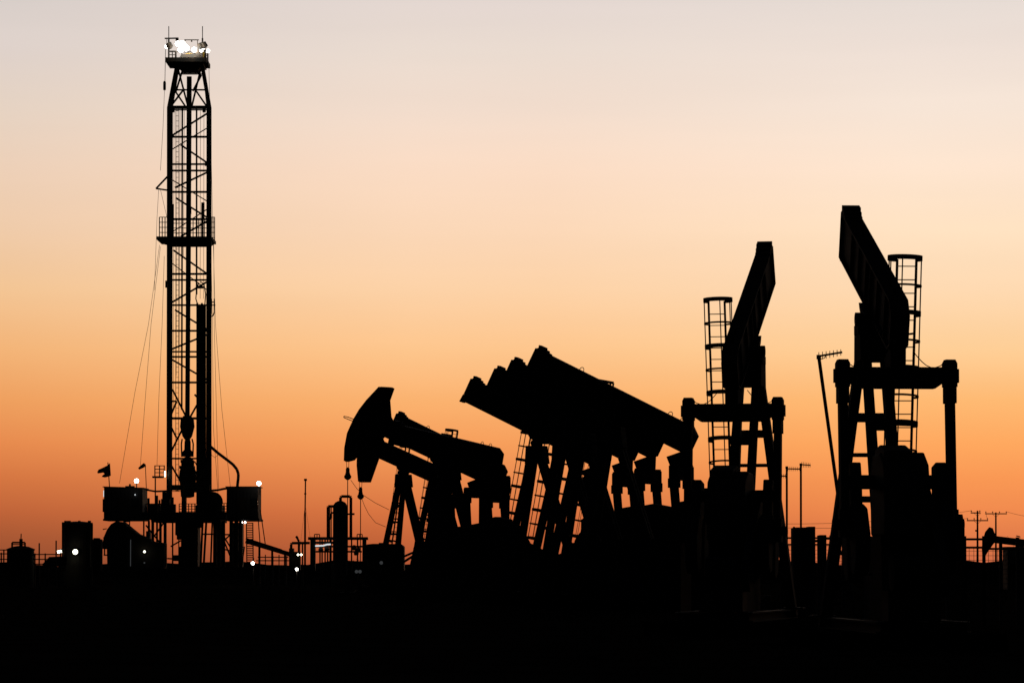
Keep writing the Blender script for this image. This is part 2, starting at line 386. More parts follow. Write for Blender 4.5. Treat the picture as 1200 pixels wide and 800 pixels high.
    for t in (-.15, math.pi*.22, math.pi*.5, math.pi*.78, math.pi+.15):
        o_ = V(0, .40*math.cos(t), 0) + lf*(.26+.345*math.sin(t)); g.bar(l0+ld*(k+.68)+o_, l1+o_, .03, .015, up=lf)
    g.build('safety_cage', 'galv', lad)
    # a thin hose sagging from each end of the equalizer to the middle
    for sy in (-1,1):
        a = E+V(0,sy*ew,.42); b = E+V(0,sy*.4,.62)
        MB().path([a.lerp(b,i/8)+V(0,0,-.28*math.sin(math.pi*i/8)) for i in range(9)], .012, 5).build('grease_line', 'cable', root)
    if head:
        poly, hooks = head['poly'], head
        # back-project the outline onto the beam's own upright plane, then give it thickness
        nr = Vector((-math.sin(rz), math.cos(rz), 0)); o3 = Vector((0,0,CAMH)); out = []
        def onp(p):
            r_ = (W(p[0], p[1], 100)-o3); t = (base-o3).dot(nr)/r_.dot(nr); q = o3+r_*t-base
            return (q.dot(fx), q.z)
        out = [onp(p) for p in poly]
        g = MB(); g.prism(out, V(0,0,0), X, Z, .46)
        cxm = sum(p[0] for p in out)/len(out); czm = sum(p[1] for p in out)/len(out)
        hh = g.build('horse_head', 'beam', root, bevel=.02)
        g = MB(); arc = [onp(p) for p in head['arc']]
        for a, b in zip(arc, arc[1:]): g.bar(V(a[0]+.02,0,a[1]), V(b[0]+.02,0,b[1]), .62, .06, up=(V(a[0],0,a[1])-V(b[0],0,b[1])).cross(Y_))
        g.build('wireline_track', 'frame', hh)
        wx, wz = onp(head['hang']); _, c0 = onp(head['clamp'][0]); _, c1 = onp(head['clamp'][1])
        g = MB()
        for sy in (-.16,.16): g.tube(V(wx,sy,wz+.3), V(wx,sy*.8,c0), .018, 6)
        g.build('bridle', 'cable', root)
        g = MB(); g.lathe(V(wx,0,0), [(.07,c0+.1),(.13,c0),(.13,c0-.2),(.17,c1+.25),(.25,c1+.12),(.22,c1),(.08,c1-.12)], 12); g.build('carrier_bar', 'weight', root)
        g = MB(); g.tube(V(wx,0,1.2), V(wx,0,c1), .03, 8); g.build('polished_rod', 'galv', root)
        wl = root.matrix_world
        wp = base + fx*wx
        t_ = thing('wellhead', (wp.x, wp.y, 0), rz, head['well'], 'wellhead', 'wellheads under the pump jack heads')
        g = MB(); g.lathe((0,0,0), [(.5,-.1),(.5,.06),(.18,.06),(.18,.4),(.3,.4),(.3,.48),(.16,.48),(.16,.8),(.26,.8),(.26,.88),(.12,.88),(.12,1.25),(.05,1.25)], 16); g.build('casing', 'steel', t_, smooth=False)
        g = MB(); g.tube(V(.1,0,.65), V(.9,0,.65), .07, 10); g.tube(V(.5,0,.65), V(.5,0,.95), .04, 8); g.tube(V(.5,0,.95), V(.5,0,.98), .16, 14); g.build('valve', 'red', t_)
        for cab in head.get('cables', []):
            g = MB(); pts = [onp(p) for p in cab]; g.path([V(a,0,b) for a, b in pts], .018, 5); g.build('signal_cable', 'cable', root)
        for bb_ in head.get('bars', []):
            g = MB(); pts = [onp(p) for p in bb_]; g.path([V(a,0,b) for a, b in pts], .03, 6); g.build('lifting_bar', 'frame', hh)
    return root, base, fx, rz

GR = 'headless pump jacks standing in a close row'
pump_jack((630,408.5), (821,504), 165, 'nearest headless pump jack of the close row, with the highest beam end', GR)
pump_jack((602,422), (780,511), 174, 'second headless pump jack of the close row, beam end just below the highest one', GR)
pump_jack((582,432), (752.5,517), 182, 'third headless pump jack of the close row, second lowest beam end', GR)
pump_jack((554,444), (715.5,524.5), 192, 'farthest headless pump jack of the close row, with the lowest beam end', GR)
GL = 'pump jacks of the middle cluster'
pump_jack((466.5,484.5), (596,547.5), 237, 'headless pump jack whose small bracket shows just behind the big horse head', GL)
pump_jack((462,496), (589,526), 221, 'headless pump jack with the flattest beam, its tail above the others of the cluster', GL, crank=-88, drop=.8, eqw=1.1)
A_head = dict(poly=[(448,453),(458,453.5),(460.6,455),(455.6,469),(457,488),(459,492),(451,510),(438,524),(420.6,530.6),(414,539),(406.3,541),(406.8,525),(410,507.5),(417.5,491),(424,480),(432.5,469),(440,461)],
    arc=[(447,453.5),(440,461),(432.5,469),(424,480),(417.5,491),(410,507.5),(406.8,525),(406.3,540)], hang=(407.5,541), clamp=((407.5,549),(407.5,560)),
    well='wellhead below the large high horse head', cables=[[(411,562),(418,572),(426,580),(440,589),(456,597)]], bars=[[(417,492),(408,488.5),(403,487.5),(403,489),(409,491.5),(417,494.5)]])
pump_jack((459,492), (571,544), 252, 'pump jack with the large horse head, raised high at the left of the cluster', GL, head=A_head, cap=False, L=7.8)
C_head = dict(poly=[(423.5,565),(432.5,565),(443.6,533.6),(449,518),(446,511),(437,508),(428,513),(424,522),(422,532),(421.6,545)],
    arc=[(428,513),(424,522),(422,532),(421.6,545),(423.3,564)], hang=(422.6,565), clamp=((423,572),(423,583)),
    well='wellhead below the lower pointed horse head', cables=[[(424,584),(427,592),(432,602),(440,612),(452,617)]])
pump_jack((422,505), (527,552.5), 272, 'pump jack with a lower horse head pointing down below the large one', GL, head=C_head, cap=False, L=8.6)
GP = 'headless pump jacks seen from behind'
pj7 = pump_jack((897,289), (853.5,415), 110, 'headless pump jack seen from behind, beam leaning right, caged ladder at its left', GP, ladder=.98, guards=(1,), cage_top=1.5, drop=.66)
pj8 = pump_jack((996,248.5), (1056,356.5), 92.5, 'largest headless pump jack seen from behind, beam leaning left, caged ladder at its right', GP, ladder=-.85, guards=(-1,), cage_top=1.5, drop=.66)
# the small one far away at the right edge
F_head = dict(poly=[(1160,617.5),(1163,618.5),(1165,624),(1168,629),(1166,634),(1158,645),(1155,650),(1152,650),(1151.5,642),(1152.5,633),(1155.5,623)],
    arc=[(1160,617.5),(1155.5,623),(1152.5,633),(1151.5,642),(1152,649.5)], hang=(1152.5,650), clamp=((1152.5,653),(1152.5,656)), well='tiny wellhead under the distant pump jack')
pump_jack((1166,627.5), (1220,634), 640, 'small distant pump jack with its horse head lowered, beyond the mesh fence', None, head=F_head, cap=False)

# ------------------------------------------------------------------ earth mound behind the close row
def mound():
    top = [(503,664),(509,640),(514,624),(530,616),(560,612),(600,610),(611,613),(622,634),(645,646),(665,651),(700,650),(715,645),(724,628),(734,608),(757,603),(790,600),(806,602),(818,630),(826,664)]
    g = MB(); vs = []; n = len(top); rnd = random.Random(4)
    pts = []
    for (a, b), (c, d) in zip(top, top[1:]):
        for k in range(4): pts.append((a+(c-a)*k/4, b+(d-b)*k/4+rnd.uniform(-.7,.7)))
    pts.append(top[-1]); Y0 = 206.5
    for px, py in pts:
        q = W(px, py, Y0); z = max(q.z-.0, .0)
        for dy, k in ((-3.6,0),(-2.4,.45),(-1.2,.8),(0,1),(1.2,.85),(2.6,.4),(3.8,0)): vs.append((q.x, Y0+dy*(.6+.4*z/4), z*k-.1))
    m = len(pts)
    g.add(vs, [(i*7+k,(i+1)*7+k,(i+1)*7+k+1,i*7+k+1) for i in range(m-1) for k in range(6)])
    tag(g.build('earth_mound', 'soil', smooth=True), None, None, None, 'structure')
mound()

class Site:
    """a thing standing at distance D, with its shapes measured from the photo into its own metres"""
    def __init__(s, name, px, D, label, cat, group=None):
        s.D = D; s.b = W(px, HOR, D); s.b.z = 0; s.root = thing(name, s.b, 0, label, cat, group); s.px = px
    def p(s, px, py, dy=0): return W(px, py, s.D+dy) - s.b
    def g(s, px, dy=0, z=0): q = W(px, HOR, s.D+dy) - s.b; q.z = z; return q
    def z(s, py): return W(600, py, s.D).z
    def box(s, g, x0, x1, y0, y1, d0, d1):
        a = W(x0, y1, s.D)-s.b; b = W(x1, y0, s.D)-s.b
        return g.box(a.x, b.x, d0, d1, a.z, b.z)

def lamp_light(loc, e, r=.2, c=(1,.93,.75)):
    l = bpy.data.lights.new('lamp_light', 'POINT'); l.energy = e; l.shadow_soft_size = r; l.color = c
    o = bpy.data.objects.new('lamp_light', l); col.objects.link(o); o.location = loc; return o
def floodlight(parent, p, face=(0,-1,-.15), size=.4, m='lamp', name='floodlight', light=None, world=None):
    """housing with a glowing round lens; p in the parent's metres"""
    p = Vector(p); f = Vector(face).normalized(); g = MB()
    g.lathe(p - f*.02, [(size*.35,-size*.8),(size*.8,-size*.55),(size*1.1,0)], 14, axis=f)
    h_ = g.build(name, 'steel', parent)
    g = MB(); g.lathe(p, [(size*1.0,-.03),(size*.95,.08),(size*.6,size*.35),(size*.1,size*.5)], 14, axis=f); g.build('lens', m, h_)
    if light: lamp_light(world + p + f*(size+.5), light)
    return h_

# ------------------------------------------------------------------ drilling rig
RG = Site('drilling_rig', 221, 369, 'tall lattice drilling rig mast with lit crown and cabins on its raised floor', 'drilling rig')
rt = RG.root; P = RG.p
DY = 3.0                                         # half depth of the mast
# legs (front and back planes), slightly turned so the back legs show as a thin second line
def mast_leg(x_top, x_knee, x_foot, dy, w_):
    g = MB(); g.bar(P(x_foot,592,dy), P(x_knee,126,dy), w_, w_, up=Y_); g.bar(P(x_knee,126.5,dy), P(x_top,74,dy*.45), w_, w_, up=Y_)
    g.build('mast_leg', 'steel', rt)
mast_leg(208.5,200,199.2,-2,.40); mast_leg(236.5,245.6,245.6,-2,.36)
mast_leg(206.5,196.5,196,2,.14); mast_leg(237.5,243.0,242.4,2,.16)
g = MB()
for i in range(46): # rungs up the left pair read as a ladder-like lattice
    y = 132+i*10; g.bar(P(196.6,y,2), P(200,y,-2), .05, .05)
g.build('side_lattice', 'steel', rt)
g = MB()
for y in range(140, 580, 11): g.bar(P(243,y,2), P(245.6,y+5,-2), .05, .05)
g.build('side_lattice', 'steel', rt)
for y, t in ((87,.10),(105.5,.13),(126,.28),(129,.10),(160.5,.17),(192.5,.16),(200,.16),(225,.17),(257,.17),(288.5,.14),(321,.17),(328,.15),(357.5,.15),(387.5,.16),(412,.14),(418,.16),(448,.17),(490,.20),(537,.15)):
    xl, xr = (200,245.3)
    if y < 126: f_ = (126-y)/52; xl = 200+8.5*f_; xr = 245.6-9*f_
    MB().bar(P(xl,y,-2), P(xr,y,-2), t*1.12, t*1.12).build('girt', 'steel', rt)
for a in [((200,160),(243,133)),((212,170),(243,191)),((205,220),(245,201)),((206,232),(243,255)),((212,277),(243,259)),((203,293),(243,321)),((200,355),(243,330)),((205,363),(243,386)),((200,409.5),(243,392)),((201,421),(243,445)),
          ((202,456),(219,490)),((207,470),(200,487)),((231,474),(222,490)),((199,497),(207,513)),((213,504),(200,530)),((199,542),(214,568)),((242,545),(230,566)),((228,462),(241,476)),
          ((209,82),(220,124)),((235,82),(225,124)),((214,82),(206,108)),((206,108),(218,126)),((204,118),(199,126)),((216,104),(200,125)),((230,107),(243,126)),((236,88),(226,107)),((201,470),(207,470))]:
    MB().bar(P(*a[0],-2), P(*a[1],-2), .17, .17).build('brace', 'steel', rt)
for a in [((197,178),(243,150)),((197,208),(243,236)),((197,275),(243,245)),((197,305),(243,340))]:
    MB().bar(P(*a[0],2), P(*a[1],2), .10, .10).build('brace', 'steel', rt)
# crown: platform, sheaves, rails, masts
g = MB(); RG.box(g, 208,240,73,79,-2.2,2.2); g.prism([(P(209,79).x,P(209,79).z),(P(237,79).x,P(237,79).z),(P(233,84.5).x,P(233,84.5).z),(P(213,84.5).x,P(213,84.5).z)], V(0,0,0), X, Z, 2.2)
RG.box(g, 196.5,244,71.5,76.5,-2.6,2.6)
cb = g.build('crown_platform', 'steel', rt)
c0 = P(222.5, 70)
for k in range(5):
    g = MB(); g.lathe(c0+V(0,-.9+k*.42,-.1), [(.55,-.12),(.62,-.12),(.52,0),(.62,.12),(.55,.12)], 22, axis=Y_); g.build('sheave', 'yellow' if k == 0 else 'steel', cb)
g = MB(); g.prism([(-1.5,-.5),(1.5,-.5),(1.0,.55),(.3,.85),(-.5,.8),(-1.2,.3)], c0+V(0,1.4,0), X, Z, .3); g.prism([(-1.2,-.5),(1.2,-.5),(.6,.4),(-.7,.35)], c0+V(0,-1.3,0), X, Z, .12); g.build('sheave_housing', 'steel', cb)
def rail(x0, x1, yt, yb, dy, nposts, parent, m='steel', name='railing', mids=3):
    g = MB()
    for i in range(nposts+1):
        x = x0+(x1-x0)*i/nposts; g.bar(P(x,yb,dy), P(x,yt,dy), .09, .09)
    for k in range(mids+1):
        y = yt+(yb-yt)*k/(mids+.6); g.bar(P(x0,y,dy), P(x1,y,dy), .07, .07)
    return g.build(name, m, parent)
rail(197.5,206.5,60,76,-2.4,2,cb); rail(234,243.5,62,76,-2.4,3,cb,mids=4); rail(198,243,61,76,2.4,6,cb,mids=1)
g = MB(); RG.box(g, 232,236,62,74,-2.4,-1.9); RG.box(g, 240,243.4,62,74,-2.4,-1.5); g.build('crown_cabinet', 'steel', cb)
MB().bar(P(238.6,61,-2.5), P(238.6,72,-2.5), .16, .08).build('yellow_post', 'yellow', cb)
for x, y0 in ((197.8,31),(237.3,31)):
    g = MB(); g.tube(P(x,72), P(x,45), .09, 6); g.tube(P(x,46), P(x,y0), .045, 6); g.build('aerial', 'cable', cb)
g = MB(); g.bar(P(193,45.3), P(209,45), .13,.13); RG.box(g, 206,209.2,44.5,48,-.2,.2); g.bar(P(195.5,45), P(195.5,51), .05,.05); g.build('crane_arm', 'steel', cb)
g = MB(); g.bar(P(216,47), P(233,47), .09,.09); g.bar(P(231.5,47), P(231.5,52), .07,.07); g.bar(P(224.5,47), P(224.5,49.5), .12,.2); g.bar(P(217,47), P(217,66), .07,.07); g.build('gin_frame', 'steel', cb)
for x, y, sz, fc in ((195,55,.26,(-.8,-.5,-.6)),(208.5,51.5,.36,(-.3,-1,0)),(213.5,52.5,.50,(0,-1,0)),(212,58.5,.40,(-.1,-1,-.2)),(218,56.5,.42,(.1,-1,0)),(227.5,58.5,.34,(.2,-1,0)),(236,58,.38,(.2,-1,-.1)),(243.5,60,.26,(.8,-.7,-.4))):
    floodlight(cb, P(x,y,-1.2), fc, sz*.72)
for x, y in ((213,55),(227,58)): lamp_light(RG.b+P(x,y,-2.6), 260, .25)
lamp_light(RG.b+P(222,62,.6), 160, .25)
for x, y in ((198.5,53.5),(235,54),(239,53)):
    g = MB(); g.lathe(P(x,y,-1.4), [(.05,-.3),(.3,-.25),(.34,.2),(.1,.35)], 10, axis=V(.5,0,-1)); g.build('lamp_hood', 'steel', cb)
# hanging block at the left with its line
g = MB(); g.path([P(194,58), P(193.3,95)], .03, 5); g.lathe(P(192.8,106), [(.10,0),(.14,.1),(.14,.75),(.08,.9)], 10); g.path([P(192.8,106), P(191,150), P(188,200)], .02, 5); g.build('hoist_line', 'cable', rt)
# square pipe / travelling lines down the middle
g = MB(); g.bar(P(221.8,90,-.6), P(220.5,352,-.6), .45,.45, up=Y_); g.bar(P(220.5,352,-.6), P(219.6,492,-.6), .42,.42, up=Y_); g.build('travelling_line', 'steel', rt)
for x0, x1, y0, y1, r_ in ((204,203,130,480,.02),(207.5,206.5,130,440,.02),(211,210,130,410,.025),(213.7,213,126,480,.09),(216,215,130,300,.02),(230.4,230.4,126,345,.09),(235,234.6,130,350,.02),(239,238.6,130,350,.02),(206,205.5,480,570,.02)):
    MB().tube(P(x0,y0,-.4), P(x1,y1,-.4), r_, 5).build('drill_line', 'cable', rt)
g = MB()
for x in (206.0,209.4): g.bar(P(x,575,1.6), P(x,128,1.6), .05,.05, up=Y_)
for i in range(75): g.bar(P(206,130+i*6,1.6), P(209.4,130+i*6,1.6), .04,.04)
g.build('mast_ladder', 'steel', rt)
# lights / junctions on the girts
for x, y, a, b in ((205.5,132,1.6,3),(241.5,133,1.8,2),(244.5,195,2.2,2.4),(240,250,1.8,10),(205,250,1.2,8),(225.5,250,1,3.5),(245.8,300,1.3,3),(197.5,335,1.2,4),(246,325,1.5,1.6)):
    g = MB(); RG.box(g, x-a,x+a,y-b,y+b,-2.5,-2.1); g.build('junction_box', 'steel', rt)
# monkey board
g = MB(); RG.box(g, 187,251,280.5,284,-3.4,2.4); g.prism([(P(188,284).x,P(188,284).z),(P(250,284).x,P(250,284).z),(P(246,287).x,P(246,287).z),(P(200,287).x,P(200,287).z)], V(0,-.5,0), X, Z, 4.6)
mb = g.build('monkey_board', 'steel', rt)
rail(186.8,200,254.5,282,-3.3,4,mb,mids=4); rail(200,246,256,282,2.3,7,mb,mids=4); rail(246,251.5,254.5,282,-3.3,3,mb,mids=4)
g = MB(); g.bar(P(200,257,-3.3), P(246,257,-3.3), .12,.12); g.build('fingerboard', 'steel', mb)
g = MB(); RG.box(g, 204,206.5,246,281,-3,-2.6); RG.box(g, 238.5,241,244,281,-3,-2.6); g.build('gate', 'steel', mb)
g = MB(); g.bar(P(199,204,-2), P(183,221,-3), .14,.14); g.bar(P(183,221,-3), P(200,223.5,-2), .14,.14); g.build('outrigger', 'steel', rt)
# stand of drill pipe in the fingerboard, each tube seen as one bundle
for i, x in enumerate((231.2,233.0,234.8,236.6,238.2,240.2)):
    MB().tube(P(x,590,-.2+.2*(i%2)), P(x,355+(i%3)*1.5,-.2+.2*(i%2)), .10, 8).build('drill_pipe', 'weight', rt)
g = MB(); g.path([P(232,358),P(229.5,350),P(230.5,338),P(233,331)], .06, 6); g.path([P(240,357),P(241,345),P(239,333),P(235,330)], .06, 6); g.box(P(232,0).x, P(240,0).x, -.2,.2, P(0,338).z, P(0,335.5).z); g.build('elevator_link', 'steel', rt)
g = MB(); g.bar(P(247,350,-2), P(247,368,-2), .2,.2, up=Y_); g.bar(P(251,350,-2), P(251,368,-2), .1,.1, up=Y_); g.bar(P(246,354,-2), P(252,354,-2), .1,.1); g.bar(P(246,357.5,-2), P(252.5,357.5,-2), .1,.1); g.path([P(251,366,-2),P(249.5,370,-2),P(247,371,-2)], .06, 5); g.build('tong_bracket', 'steel', rt)
g = MB(); g.bar(P(247.6,590,-2), P(246.8,345,-2), .10,.10, up=Y_); g.build('standpipe', 'steel', rt)
# travelling block, hook and swivel
g = MB(); q = P(219.5,501,-.6)
g.prism([(-.35,1.15),(.35,1.15),(.62,.75),(.68,.1),(.45,-.8),(.22,-1.15),(-.22,-1.15),(-.45,-.8),(-.68,.1),(-.62,.75)], q, X, Z, .7); g.build('travelling_block', 'yellow', rt, bevel=.06)
g = MB(); g.lathe(P(219.8,528,-.6), [(.12,-.6),(.5,-.55),(.52,-.1),(.32,.1),(.3,.9),(.2,1.2)], 14)
g.path([P(213.5,514,-.6),P(212.5,520,-.6),P(213,535,-.6)], .08, 6); g.path([P(225,514,-.6),P(226.5,520,-.6),P(226,535,-.6)], .08, 6); g.build('hook', 'steel', rt)
g = MB(); g.lathe(P(219.8,572,-.6), [(.25,-.9),(.65,-.8),(.7,.2),(.85,.9),(.78,1.7),(.62,2.1),(.66,2.6),(.3,3.0)], 14)
for y, x0, x1 in ((540,213,227),(547,211.5,228.5),(556,212,230),(566,213,230)): RG.box(g, x0,x1,y-1.2,y+2.2,-1.5,.3)
g.build('top_drive', 'steel', rt)
for a in ([(226,545),(231,556),(230,570),(233,585)],[(228,540),(234,552),(236,566),(235,578)],[(214,548),(211,560),(212,574)]):
    MB().path([P(x,y,-.9) for x, y in a], .06, 6).build('service_loop', 'cable', rt)
g = MB(); pts = [(245.5,522),(256,531),(266,538.5),(273,544),(277.5,549.5),(279.3,555),(279.2,560),(278.3,568),(278,573)]
g.path([P(x,y,-2) for x, y in pts], .14, 8); g.build('mud_hose', 'steel', rt)
MB().path([P(247,524,-2),P(248,533,-2),P(252,536,-2),P(256,532,-2)], .02, 5).build('loose_line', 'cable', rt)
# little platform at the left of the mast
g = MB(); RG.box(g, 181,193,558.2,560.2,-2.4,-1); g.bar(P(182,560,-2.2), P(182,600,-2.2), .12,.12, up=Y_)
for x in (181.5,187,192.5): g.bar(P(x,559,-2.2), P(x,545,-2.2), .10,.10, up=Y_)
for y in (545.5,549.5,553.5): g.bar(P(181.5,y,-2.2), P(192.5,y,-2.2), .08,.08)
g.build('small_platform', 'steel', rt)
# drill floor
g = MB(); RG.box(g, 172,269,600.5,608.5,-4.6,4.6); RG.box(g, 182,262,608.5,612,-4.4,4.4); RG.box(g, 124.5,172,608,610.2,-3,3); RG.box(g, 268,306,608,610.5,-3,3)
g.build('drill_floor', 'frame', rt)
rail(171,193,590,601,-4.5,5,rt,mids=2); rail(256,269,589.5,601,-4.5,4,rt,mids=3); rail(210,232,590,601,4.3,6,rt,mids=3)
MB().path([P(171,573.5,-3),P(182,575.5,-3),P(196,575,-3)], .10, 6).build('floor_pipe', 'steel', rt); g = MB(); g.path([P(247,574.5,-3),P(255,574,-3),P(262,572.5,-3),P(270,571.5,-3)], .12, 6); g.build('floor_pipe', 'steel', rt)
def rbox(name, m, *bs, **k):
    g = MB()
    for b_ in bs: RG.box(g, *b_)
    return g.build(name, m, rt, bevel=k.get('bevel', .03))
rbox('wind_wall', 'steel', (222,249,568.5,577.5,-3,-2.6))
dw = rbox('drawworks', 'steel', (232,262,592,601,-3,2), (236,258,585,592,-2.6,1.6), (240,254,578,585,-2.4,1.2), (232.5,235,583,592,-2,1)); 
g = MB(); g.tube(P(249,588,-3.3), P(249,588,2.2), 1.0, 20); g.build('drum', 'weight', dw)
rbox('driller_console', 'steel', (193,203,585,601,-4,-3), (200,209,591,601,-3.6,-2.4), (194,199,577,585,-3.6,-3), (204,207,583,592,-3.4,-3))
rbox('mud_bucket', 'steel', (216,221,578,601,-3.2,-2)); rbox('bottle', 'steel', (186,189,581,601,-3.6,-3.2)); rbox('valve_post', 'steel', (176.5,179,584,601,-3.4,-3)); rbox('valve_post', 'steel', (189.5,191.5,586,601,-3.4,-3))
rbox('tool_rack', 'steel', (171.5,191,589.5,601,3.2,3.5)); rbox('tool_box', 'steel', (256,261,586,601,-3.8,-3.4))
g = MB()
for x0 in (200,208):
    for y in (568.2,575.4): g.bar(P(x0,y,-3.2), P(x0+7.4,y,-3.2), .10,.06)
    for x in (x0,x0+7.4): g.bar(P(x,568.2,-3.2), P(x,575.4,-3.2), .10,.06, up=Y_)
yb_ = g.build('window_frame', 'yellow', rt)
g = MB(); RG.box(g, 200.3,215.2,568.6,575,-3.1,-3.0); g.build('panel', 'steel', yb_)
# cabins
def cabin(x0, x1, y0, y1, d0, d1, slope):
    g = MB(); a = P(x0,y1); b = P(x1,y0)
    zl, zr = b.z, b.z-(.12 if slope else 0)
    g.add([(a.x,d0,a.z),(b.x,d0,a.z),(b.x,d1,a.z),(a.x,d1,a.z),(a.x,d0,zl),(b.x,d0,zr),(b.x,d1,zr),(a.x,d1,zl)], [(0,3,2,1),(4,5,6,7),(0,1,5,4),(1,2,6,5),(2,3,7,6),(3,0,4,7)])
    for k in range(1,9):
        xx = a.x+(b.x-a.x)*k/9; g.box(xx-.03,xx+.03,d0-.05,d0-.002,a.z+.1,b.z-.35)
    c = g.build('cabin', 'cabin', rt)
    g = MB(); g.bar(V(a.x-.12,(d0+d1)/2,zl+.05), V(b.x+.12,(d0+d1)/2,zr+.05), d1-d0+.25, .08); g.build('roof', 'steel', c)
    g = MB(); xm = (a.x+b.x)/2; g.box(xm-.5,xm+.5,d0-.09,d0-.052,a.z+.1,a.z+2.1); g.build('door', 'steel', c)
    g = MB(); g.box(xm+.8,xm+1.5,d0-.08,d0-.052,a.z+1.3,a.z+2.0); g.build('window', 'glass', c)
    return c
c1 = cabin(126,171,571.5,609,-3.4,1.5,True); c2 = cabin(268.5,305,571.5,609,-3.4,1.5,False)
g = MB(); RG.box(g, 124.3,126,585,600,-3.2,-2.2); RG.box(g, 148,158,569.3,571,-1,0); RG.box(g, 152,154,567,569.5,-.8,-.4); g.build('air_unit', 'steel', c1)
MB().add([], []) 
g = MB(); RG.box(g, 124.9,125.7,575,582.5,-3.0,-2.6); g.build('glowing_strip', 'dim', c1)
g = MB(); RG.box(g, 162,163,579.5,580.8,-3.6,-3.46); g.build('door_lamp', 'dim', c1)
floodlight(rt, P(160,563.3,-3), (0,-1,-.1), .21); MB().tube(P(160,566,-2.8), P(160,571,-2.8), .06, 6).build('lamp_post', 'steel', rt)
floodlight(rt, P(303.3,566.2,-3.4), (0,-1,-.1), .21); MB().tube(P(304.6,565,-3.3), P(304.6,580,-3.3), .06, 6).build('lamp_post', 'steel', rt)
lamp_light(RG.b+P(303.3,566.5,-4.6), 7, .2); lamp_light(RG.b+P(160,563.5,-4.6), 4, .2)
g = MB(); RG.box(g, 195.3,196.6,552.5,559,-2.4,-2.2); g.build('glowing_strip', 'warm', rt)
for x in (283.5,287.3): floodlight(rt, P(x,611.7,-3), (0,-1,-.2), .08, 'lamp')
# substructure
for x, w_, t in ((193.5,.28,0),(202.3,.14,0),(209.5,.10,0),(237.5,.2,-2.5),(241.8,.2,-3.2),(248.8,.16,-2),(252,.34,0),(257,.30,0),(262,.30,0),(271,.34,0),(277,.36,0),(282,.30,0),(188,.24,0),(179,.26,0),(184,.18,0),(168.5,.14,0),(174.5,.2,0)):
    MB().bar(P(x+t,664,-3), P(x,610,-3), w_, w_, up=Y_).build('support_leg', 'frame', rt)
for a in [((252,612),(282,660)),((282,615),(255,640)),((172,640),(192,612)),((171,615),(191,640)),((236,625.5),(252,625.5)),((200,640),(212,633)),((213,655),(196,654)),((262,626),(270,626)),((262,643),(270,645)),((262,632),(270,652)),((252,652),(262,638))]:
    MB().bar(P(*a[0],-3), P(*a[1],-3), .14,.14).build('support_brace', 'frame', rt)
g = MB(); RG.box(g, 213.5,233.5,610,664,-1.6,1.6); RG.box(g, 206.5,213.5,612,627,-1.2,1.2); RG.box(g, 208,214,626,632,-1,1); RG.box(g, 204,214,650,657,-1.2,1.2); RG.box(g, 233.5,237,612,618,-1.2,1.2); RG.box(g, 211,214,640,664,-1,1)
g.build('blowout_preventer', 'steel', rt, bevel=.06)
g = MB(); RG.box(g, 249,260,612,664,.5,2.5); RG.box(g, 271,284,612,664,0,2); RG.box(g, 176,193,638,664,-2,1); RG.box(g, 172,176,622,664,-1,1); g.build('pump_skid', 'steel', rt, bevel=.03)
# stairs and ladders
def stairs(x0, y0, x1, y1, w_, n_, m='galv', name='stairs', dy=-3.6):
    g = MB(); s2 = w_/2
    for q in (-s2, s2): g.bar(P(x0+q,y0,dy), P(x1+q,y1,dy), .10,.10, up=Y_)
    for i in range(n_+1):
        t = (i+.3)/(n_+.6); x = x0+(x1-x0)*t; y = y0+(y1-y0)*t; g.bar(P(x-s2,y,dy), P(x+s2,y,dy), .05,.09)
    return g.build(name, m, rt)
stairs(292.5,612,293,659,7.5,17); stairs(283.6,640,280.5,662,6,9,dy=-4); stairs(148.5,610,148,625,7,4,name='ladder'); 
for a in ((305,597,311,638),(302,600,305,640)): MB().tube(P(a[0],a[1],-3), P(a[2],a[3],-4), .05, 5).build('stay', 'cable', rt)
# guy lines
for pts in ([(187,287),(174,380),(158,460),(140,566)],[(188,289),(177,380),(170,470),(164.5,545)],[(192.5,300),(190,380),(186,470),(184,545)],[(250.5,286),(251,380),(256,572)],[(246.5,132),(249,250),(252.5,380),(260,480),(270,571)],[(244.5,62),(245.5,110),(246.5,250),(249,380),(250,500),(257,600)],[(186,222),(184,255),(181,340)],[(188,222),(195,252),(199,275)]):
    MB().path([P(x,y,-3.5) for x, y in pts], .018, 4).build('guy_line', 'cable', rt)
# hopper with curved top at the left of the rig
HPR = Site('mud_tank', 160, 362, 'dark mud tank with a rounded hood below the left rig cabin', 'tank')
pl = [(121.5,643),(122,636),(124,628),(127.5,620),(132,614),(138,610.5),(146,611.5),(155,619),(163,625.5),(172,629),(180,634),(194,636),(194,666),(129,666),(128.5,643)]
g = MB(); g.prism([(HPR.p(a,b).x, HPR.p(a,b).z) for a, b in pl], V(0,0,0), X, Z, 3.2); g.build('tank_hood', 'tank', HPR.root, bevel=.06)
g = MB()
for a in ((122.5,643,122.5,650),(126,643,126.5,664),(121.5,650,126,650),(120.5,641,123,636)): g.tube(HPR.p(a[0],a[1],-1), HPR.p(a[2],a[3],-1), .07, 6)
for a in ((120.5,620,125,619),(120.8,630,124,628)): g.tube(HPR.p(a[0],a[1],-1), HPR.p(a[2],a[3],-1), .05, 6)
g.build('drain_pipe', 'steel', HPR.root)
g = MB(); HPR.box(g, 154.6,155.6,632,663,-1.75,-1.62); g.build('faint_glow_strip', 'faint', HPR.root)  # upright strip of light on the tank, put in as faint emission
floodlight(HPR.root, HPR.p(169.3,646,-1.9), (0,-1,0), .11, 'warm'); floodlight(HPR.root, HPR.p(169.2,659,-1.9), (0,-1,0), .08, 'faint')
